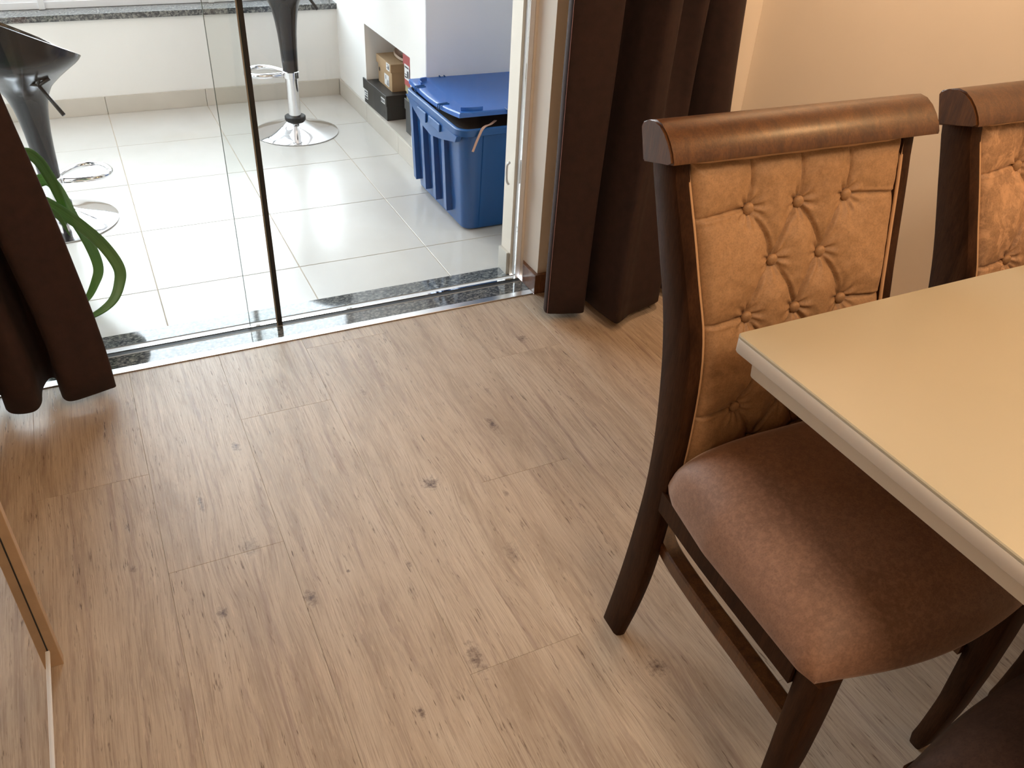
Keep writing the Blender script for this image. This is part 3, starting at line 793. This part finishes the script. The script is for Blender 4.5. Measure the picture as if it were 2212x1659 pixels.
def lever(t, a, loc, zc):
    def L(wx, wy):   # world offset -> local
        return (wx * math.cos(a) + wy * math.sin(a), -wx * math.sin(a) + wy * math.cos(a))
    c = math.cos
    p = {}
    def W(r, f): v = rt_ * r - fw_ * f; return L(v.x, v.y)
    bm = bmesh.new(); q0 = W(.030, .060); q1 = W(.034, .088)
    tube(bm, [(q0[0], q0[1], zc), (q1[0], q1[1], zc - .004)], .022, 20); link('lever_socket', bm, 'matt_black', t)
    bm = bmesh.new(); A = W(.100, .090); B_ = W(.1, .100); C_ = W(.172, .115); D = W(.107, .085)
    tube(bm, [(A[0], A[1], zc - .004), (D[0], D[1], zc + .036)], .0055, 8)
    E_ = W(.130, .070); tube(bm, [(A[0], A[1], zc - .004), (E_[0], E_[1], zc + .014)], .006, 8)
    tube(bm, [(A[0], A[1], zc - .004), (C_[0], C_[1], zc - .088)], [.0055, .0065], 8)
    tube(bm, [(q1[0], q1[1], zc - .004), (A[0], A[1], zc - .004)], .0045, 8)
    link('lever', bm, 'matt_black', t, smooth=True)
lever(s2, a2, None, z2 + .035); lever(s1, a1, None, z1 + .060)

# ---- blue storage bin
bn = empty('storage_bin', (.84, .315, 0), 0, 'large deep blue plastic storage bin with ribbed sides standing in the recess', 'bin')
ox, oy = .84, .315
bm = bmesh.new()
def br(i0, i1, j0, j1, r, z): return [(x - ox, y - oy, z) for x, y, _ in rrect(i0, i1, j0, j1, r, 0, 5)]
loft(bm, [br(.655, 1.020, .080, .552, .03, 0), br(.643, 1.032, .068, .562, .034, .008), br(.634, 1.040, .060, .567, .036, .10), br(.617, 1.056, .046, .573, .038, .372), br(.617, 1.056, .046, .573, .038, .374),
          br(.600, 1.073, .030, .577, .044, .3745), br(.598, 1.075, .028, .578, .045, .376), br(.597, 1.076, .027, .5785, .045, .398), br(.601, 1.072, .031, .575, .042, .4005), br(.609, 1.064, .039, .570, .038, .4005),
          br(.614, 1.059, .044, .567, .036, .396), br(.640, 1.033, .066, .555, .034, .012), br(.70, .99, .12, .50, .03, .010)])
body = auto_smooth(link('bin_body', bm, 'bin', bn), 35)
def brib(y0, y1, zb_, zt_, lean=.0):
    bm = bmesh.new()
    def xx(z): return .6338 - (z - .1) * .0625
    rings = []
    for z in (zb_, zt_):
        xo = xx(z) - .024 + .006 * (z > .2); rings.append([(xo - ox, y0 - oy, z), (xo - ox, y0 + .003 - oy, z), (xo + .004 - ox, y1 - oy, z), (xx(z) + .002 - ox, y1 + .010 - oy, z), (xx(z) + .002 - ox, y0 - oy, z)])
    loft(bm, rings); link('rib', bm, 'bin', bn)
for yy in (.505, .395, .285, .175): brib(yy, yy + .038, .045, .373)
# skirt plate under the rim and the hand grip
bm = bmesh.new(); sk_ = [(.565, .376), (.045, .376), (.060, .352), (.200, .318), (.300, .300), (.375, .310), (.480, .345)]
rings = [[(x - ox, y - oy, z) for y, z in sk_] for x in (.596, .616)]; loft(bm, rings); link('grip_skirt', bm, 'bin', bn)
link('hand_grip', BX(.588 - ox, .5958 - ox, .330 - oy, .420 - oy, .335, .372, bev=.003), 'bin', bn)
link('hand_grip', BX(.588 - ox, .5958 - ox, .190 - oy, .300 - oy, .345, .374, bev=.003), 'bin', bn)
for xr in (.705, .985):
    bm = bmesh.new(); rings = []
    for z in (.02, .374):
        yv = .060 - (z - .1) * .0515 - .0
        rings.append([(xr - .006 - ox, yv - .005 - oy, z), (xr + .006 - ox, yv - .005 - oy, z), (xr + .009 - ox, yv + .004 - oy, z), (xr - .009 - ox, yv + .004 - oy, z)])
    loft(bm, rings); link('rib', bm, 'bin', bn)
# lid: lies crooked, pushed up by what is inside, a thing of its own
ld = empty('bin_lid', (.86, .335, .44), 0, 'loose lighter blue lid resting crooked on the storage bin', 'lid')
def lidz(x, y): # height of the flexed lid
    u = (y - .075) / .515; v = (x - .62) / .44
    return .428 + .020 * max(0, 1 - u) ** 1.5 - .004 * v - .016 * (1 - v) * math.sin(math.pi * max(0, min(1, u)))
def lidp(x, y, dz=0): return (x - .86, y - .335, lidz(x, y) - .44 + dz)
bm = bmesh.new(); n = 20; xs_ = [.623 + (.447) * i / n for i in range(n + 1)]; ys_ = [.078 + .503 * j / n for j in range(n + 1)]
TVt = [[bm.verts.new(lidp(x, y)) for x in xs_] for y in ys_]; TVb = [[bm.verts.new(lidp(x, y, -.004)) for x in xs_] for y in ys_]
for A, f in ((TVt, 1), (TVb, -1)):
    for j in range(n):
        for i in range(n):
            q = (A[j][i], A[j][i + 1], A[j + 1][i + 1], A[j + 1][i]); bm.faces.new(q if f > 0 else q[::-1])
def lloop(A): return [A[0][i] for i in range(n + 1)] + [A[j][n] for j in range(1, n + 1)] + [A[n][i] for i in range(n - 1, -1, -1)] + [A[j][0] for j in range(n - 1, 0, -1)]
lt_, lb_ = lloop(TVt), lloop(TVb)
sk1 = [bm.verts.new((v.co.x * 1.020, v.co.y * 1.016, v.co.z - .0035)) for v in lt_]
sk2 = [bm.verts.new((v.co.x * 1.024, v.co.y * 1.020, v.co.z - .0170)) for v in lt_]
sk3 = [bm.verts.new((v.co.x * 1.006, v.co.y * 1.004, v.co.z - .0170)) for v in lt_]
L_ = len(lt_)
for A, B_ in ((lt_, sk1), (sk1, sk2), (sk2, sk3), (sk3, lb_)):
    for i in range(L_): j = (i + 1) % L_; bm.faces.new((A[i], A[j], B_[j], B_[i]))
auto_smooth(link('lid_plate', bm, 'bin_lid', ld), 38)
def lug(name, pts, h_, r_):
    bm = bmesh.new(); P_ = catmull([(x, y, 0) for x, y in pts], 4); rings = []
    for i, p in enumerate(P_):
        d = (P_[min(i + 1, len(P_) - 1)] - P_[max(i - 1, 0)]).normalized(); s = Vector((d.y, -d.x, 0)) * r_
        rings.append([lidp(p.x + s.x, p.y + s.y, -.001), lidp(p.x + s.x, p.y + s.y, h_), lidp(p.x - s.x, p.y - s.y, h_), lidp(p.x - s.x, p.y - s.y, -.001)])
    loft(bm, rings); link(name, bm, 'bin_lid', ld)
lug('corner_lug', [(.640, .112), (.655, .100), (.690, .093), (.715, .095)], .013, .003)
lug('corner_lug', [(.638, .500), (.640, .530), (.655, .545), (.678, .548)], .014, .003)
for yy in (.500, .485, .262, .246):
    bm = bmesh.new(); box(bm, *[0, 0.0001] * 3) if False else None
    p = lidp(.614, yy); q = lidp(.650, yy)
    tube(bm, [(p[0] - .0035, p[1], p[2] - .017), (p[0] - .003, p[1], p[2] + .0005), (q[0], q[1], q[2] + .0015)], .0028, 6); link('clip', bm, 'bin', ld)
for xx_ in (.800, .822):
    bm = bmesh.new(); p = lidp(xx_, .070); q = lidp(xx_, .090)
    tube(bm, [(p[0], p[1] - .0035, p[2] - .016), (p[0], p[1] - .003, p[2] - .001), (q[0], q[1], q[2] + .001)], .0018, 6); link('clip', bm, 'bin', ld)
for xx_ in (.745, .765):
    bm = bmesh.new(); p = lidp(xx_, .590); q = lidp(xx_, .572)
    tube(bm, [(p[0], p[1], p[2] - .004), (p[0], p[1] - .002, p[2] + .003), (q[0], q[1], q[2] + .002)], .0026, 6); link('clip', bm, 'bin', ld)
# bag inside the bin with its strap over the rim
import mathutils.noise as mn
bg = empty('bag', (.83, .30, .20), 0, 'dark brown bag stuffed in the blue bin, its pale pink strap hanging over the rim', 'bag')
bm = bmesh.new(); bmesh.ops.create_cube(bm, size=1); bmesh.ops.subdivide_edges(bm, edges=bm.edges, cuts=9, use_grid_fill=True)
for v in bm.verts:
    d = v.co.normalized() * .62; v.co = v.co.lerp(d, .45); v.co = Vector((v.co.x * .34, v.co.y * .415, v.co.z * .33)); v.co += Vector((0, 0, .010 * mn.noise(v.co * 14)))
    v.co.z = min(v.co.z, lidz(v.co.x + .83, v.co.y + .30) - .20 - .012)
link('bag_body', bm, 'bag', bg, smooth=True)
def ribbon(pts, wd, th_, side):
    P_ = catmull(pts, 6); bm = bmesh.new(); rings = []
    for i, p in enumerate(P_):
        d = (P_[min(i + 1, len(P_) - 1)] - P_[max(i - 1, 0)]).normalized(); s = Vector(side); s = (s - s.dot(d) * d).normalized(); nrm = d.cross(s)
        wv_ = (wd[0] + (wd[1] - wd[0]) * i / (len(P_) - 1)) / 2
        rings.append([(p + s * wv_ + nrm * th_)[:], (p - s * wv_ + nrm * th_)[:], (p - s * wv_ - nrm * th_)[:], (p + s * wv_ - nrm * th_)[:]])
    loft(bm, rings); return bm
link('strap', ribbon([(-.06, -.20, .200), (-.10, -.245, .2045), (-.127, -.2635, .2065), (-.147, -.2795, .2030), (-.160, -.2835, .183), (-.170, -.2815, .158), (-.182, -.2800, .126)], (.009, .008), .0012, (1, 0, 0)), 'strap', bg)
link('strap', ribbon([(.00, -.20, .150), (-.01, -.235, .195), (.012, -.215, .214), (.03, -.18, .190)], (.005, .005), .001, (1, 0, 0)), 'strap', bg)

# ---- boxes in the niche
def shoebox(name, loc, dims, mat, label, lid_h=.045, rz=0, group=None, over=.004):
    dx, dy, dz = dims; t = empty(name, loc, rz, label, 'box', group)
    link('box_body', BX(-dx / 2, dx / 2, -dy / 2, dy / 2, 0, dz - .003, bev=.0012), mat, t)
    bm = bmesh.new(); a, b_ = dx / 2 + over, dy / 2 + over
    loft(bm, [[(x, y, z) for x, y in ((-a, -b_), (a, -b_), (a, b_), (-a, b_))] for z in (dz - lid_h, dz + .001)])
    bmesh.ops.bevel(bm, geom=list(bm.edges), offset=.001, segments=1, affect='EDGES')
    link('box_lid', bm, mat, t)
    return t
def sticker(t, x, y0, y1, z0, z1, mat='label', bars=()):
    s = link('sticker', BX(x - .0008, x + .0002, y0, y1, z0, z1), mat, t)
    if bars:
        bm = bmesh.new()
        for (a, b_, c, d) in bars: box(bm, x - .0013, x - .0009, y0 + (y1 - y0) * a, y0 + (y1 - y0) * b_, z0 + (z1 - z0) * c, z0 + (z1 - z0) * d)
        link('print', bm, 'ink' if mat == 'label' else 'label', s)
k1 = shoebox('shoe_box', (.785, 1.272, .0862), (.185, .315, .114), 'black_card', 'black shoe box with white labels, bottom of the stack in the niche', .048, R(1.5))
sticker(k1, -.0970, -.145, -.095, .074, .096, bars=[(.06 + .16 * k, .16 + .16 * k, .2, .8) for k in range(6)])
sticker(k1, -.0932, .105, .150, .022, .064, bars=[(.1, .9, .70, .85), (.1, .7, .45, .58), (.1, .9, .1, .3)])
bm = bmesh.new(); tube(bm, [(-.0935, -.125, .030), (-.0929, -.125, .030)], .0065, 14); link('vent_hole', bm, 'matt_black', k1)
k2 = shoebox('shoe_box', (.835, 1.255, .2016), (.19, .195, .124), 'cardboard', 'tan cardboard shoe box with white sticker, on top of the black box', .036, R(0), over=.007)
sticker(k2, -.0958, -.060, .005, .012, .062, bars=[(.08, .45, .1, .16), (.08, .45, .2, .26), (.08, .42, .30, .34), (.1, .4, .40, .46), (.08, .4, .52, .56), (.62, .72, .55, .9)])
sticker(k2, -.1023, -.090, -.045, .090, .122, bars=[(.15, .5, .2, .7), (.15, .8, .78, .86), (.6, .85, .3, .4)])
bm = bmesh.new(); tube(bm, [(-.0954, .078, .060), (-.0949, .078, .060)], .010, 14); link('vent_hole', bm, 'matt_black', k2)
k3 = shoebox('shoe_box', (.820, .900, .0862), (.18, .10, .150), 'black_card', 'black box at the near end of the niche, half hidden by the blue bin', .045)
k4 = shoebox('shoe_box', (.825, .890, .2372), (.19, .085, .066), 'olive_card', 'olive green box between the black box and the red box, behind the bin', .030)
k5 = shoebox('shoe_box', (.810, .888, .3042), (.18, .078, .128), 'red_card', 'red shoe box with a white shoe label, on top near the blue lid', .0449)
sticker(k5, -.0946, -.036, .022, .030, .092, bars=[(.1, .45, .15, .62), (.5, .9, .10, .22), (.5, .9, .3, .36), (.1, .9, .78, .88)])
def shoe(loc, rz, ry, label):
    t = empty('shoe', loc, 0, label, 'shoe', 'brown shoes on the tan box'); t.rotation_euler = (0, ry, rz)
    def outline(s, x): return s * (.030 + .008 * math.sin((x + .10) * 14) - .004)
    bm = bmesh.new(); rings = []
    for k in range(13):
        s = k / 12; x = -.105 + .21 * s; wd = .036 * math.sin(math.pi * min(1, max(0, s * .92 + .04))) ** .45; h = .052 - .026 * s + .01 * math.sin(math.pi * s)
        rings.append([(x, wd * math.cos(a_) * (1 if math.sin(a_) < .1 else .85), .012 + max(0, math.sin(a_)) * h) for a_ in [2 * math.pi * q / 14 for q in range(14)]])
    loft(bm, rings); link('upper', bm, 'shoe_brown', t, smooth=True)
    bm = bmesh.new(); ring = []
    for k in range(24):
        a_ = 2 * math.pi * k / 24; ring.append((.112 * math.cos(a_), .039 * math.sin(a_) * (1 + .12 * math.cos(a_))))
    loft(bm, [[(x, y, z) for x, y in ring] for z in (0, .012)]); auto_smooth(link('sole', bm, 'sole', t))
    return t
shoe((.835, 1.265, .332), R(80), R(0), 'brown shoe with a cream sole lying on the tan box, the far one')
shoe((.905, 1.215, .332), R(80), R(0), 'brown shoe beside it on the tan box, nearer the red box')

# ---- potted plant by the door, mostly behind the curtain
pl = empty('potted_plant', (-.80, -.07, 0), 0, 'potted plant with long green strap leaves arching out from behind the left curtain', 'plant')
bm = bmesh.new(); lathe(bm, [(.060, 0), (.064, .003), (.082, .135), (.088, .137), (.088, .158), (.080, .158), (.074, .145), (.01, .143)], n=36); auto_smooth(link('pot', bm, 'terracotta', pl), 40)
bm = bmesh.new(); lathe(bm, [(.076, .1445), (.074, .150), (.01, .152)], n=24); link('soil', bm, 'soil', pl)
def leaf(pts, wd, side, tip=.06):
    P_ = catmull([Vector(p) - Vector((-.80, -.07, 0)) for p in pts], 7); n = len(P_); bm = bmesh.new(); uvl = bm.loops.layers.uv.new('uv'); rows = []
    for i, p in enumerate(P_):
        s = i / (n - 1); d = (P_[min(i + 1, n - 1)] - P_[max(i - 1, 0)]).normalized(); sd = d.cross(Vector(side(s) if callable(side) else side)).normalized(); nr_ = d.cross(sd)
        w_ = wd * (min(1, s / .25 + .45)) * (1 - max(0, (s - .55) / .45) ** 2 * (1 - tip)) / 2
        rows.append([bm.verts.new(p + sd * w_ * k + nr_ * (.16 * w_ * abs(k))) for k in (-1, -.5, 0, .5, 1)])
    for i, (a, b_) in enumerate(zip(rows, rows[1:])):
        for k in range(4):
            f = bm.faces.new((a[k], a[k + 1], b_[k + 1], b_[k]))
            for lp, (uu, vv) in zip(f.loops, ((k / 4, i / n), ((k + 1) / 4, i / n), ((k + 1) / 4, (i + 1) / n), (k / 4, (i + 1) / n))): lp[uvl].uv = (uu, vv)
    q = link('leaf', bm, 'leaf', pl, smooth=True); m_ = q.modifiers.new('t', 'SOLIDIFY'); m_.thickness = .0012
leaf([(-.80, -.08, .14), (-.76, -.09, .32), (-.72, -.095, .375), (-.687, -.1, .362), (-.633, -.08, .292), (-.584, -.07, .212), (-.556, -.09, .143), (-.565, -.11, .098), (-.597, -.14, .058), (-.659, -.17, .038), (-.72, -.19, .05)], .034, lambda s: (.25 - .5 * s, .8, -.55))
leaf([(-.80, -.05, .14), (-.75, -.02, .36), (-.70, -.01, .405), (-.669, 0, .377), (-.647, .02, .272), (-.622, .02, .177), (-.614, 0, .109), (-.633, -.02, .068), (-.668, -.04, .027), (-.70, -.05, .03)], .034, lambda s: (-.5 + .2 * s, .7, -.4))
leaf([(-.81, -.07, .14), (-.77, -.10, .42), (-.72, -.11, .515), (-.691, -.1, .499), (-.672, -.08, .435), (-.663, -.07, .375), (-.660, -.06, .325), (-.665, -.05, .28)], .028, lambda s: (-.1, .9, -.3))
leaf([(-.80, -.09, .14), (-.74, -.13, .30), (-.70, -.13, .36), (-.675, -.12, .335), (-.66, -.11, .27)], .018, lambda s: (-.1, .9, -.3))
for k in range(6):
    a_ = R(100 + 38 * k); rr = .12 + .03 * (k % 3)
    if k == 5: a_ = R(200)
    leaf([(-.80, -.07, .14), (-.80 + .3 * rr * math.cos(a_), -.07 + .3 * rr * math.sin(a_), .34), (-.80 + .8 * rr * math.cos(a_), -.07 + .6 * rr * math.sin(a_), .38), (-.80 + 1.4 * rr * math.cos(a_), -.07 + .9 * rr * math.sin(a_), .26)], .032, (.05, .1, 1))

# ---- lamps (outside the frame, they light the room)
cl_ = empty('ceiling_lamp', (.10, -3.1, ZC), 0, 'square flush ceiling lamp behind the camera', 'lamp')
link('lamp_body', BX(-.30, .30, -.30, .30, -.030, -.0005, bev=.003), 'alu_white', cl_); link('diffuser', BX(-.28, .28, -.28, .28, -.0345, -.0302, bev=.001), 'lamp_glow', cl_)
pd = empty('pendant_lamp', (1.12, -2.15, 1.78), 0, 'open bronze pendant lamp hanging above the dining table', 'lamp')
bm = bmesh.new(); lathe(bm, [(.150, .125), (.154, .125), (.11, .165), (.05, .20), (.015, .21), (.012, .2), (.045, .19), (.10, .158)], n=40); auto_smooth(link('lamp_shade', bm, 'lamp_metal', pd), 50)
bm = bmesh.new(); tube(bm, [(0, 0, .2105), (0, 0, .7695)], .004, 8); link('cord', bm, 'matt_black', pd)
dl = empty('recessed_downlight', (.95, -.95, ZC), 0, 'small round recessed downlight in the ceiling near the right wall', 'lamp')
bm = bmesh.new(); lathe(bm, [(.112, -.0005), (.112, -.006), (.104, -.008), (.100, -.004), (.100, -.0005)], n=40); auto_smooth(link('bezel', bm, 'alu_white', dl), 40)
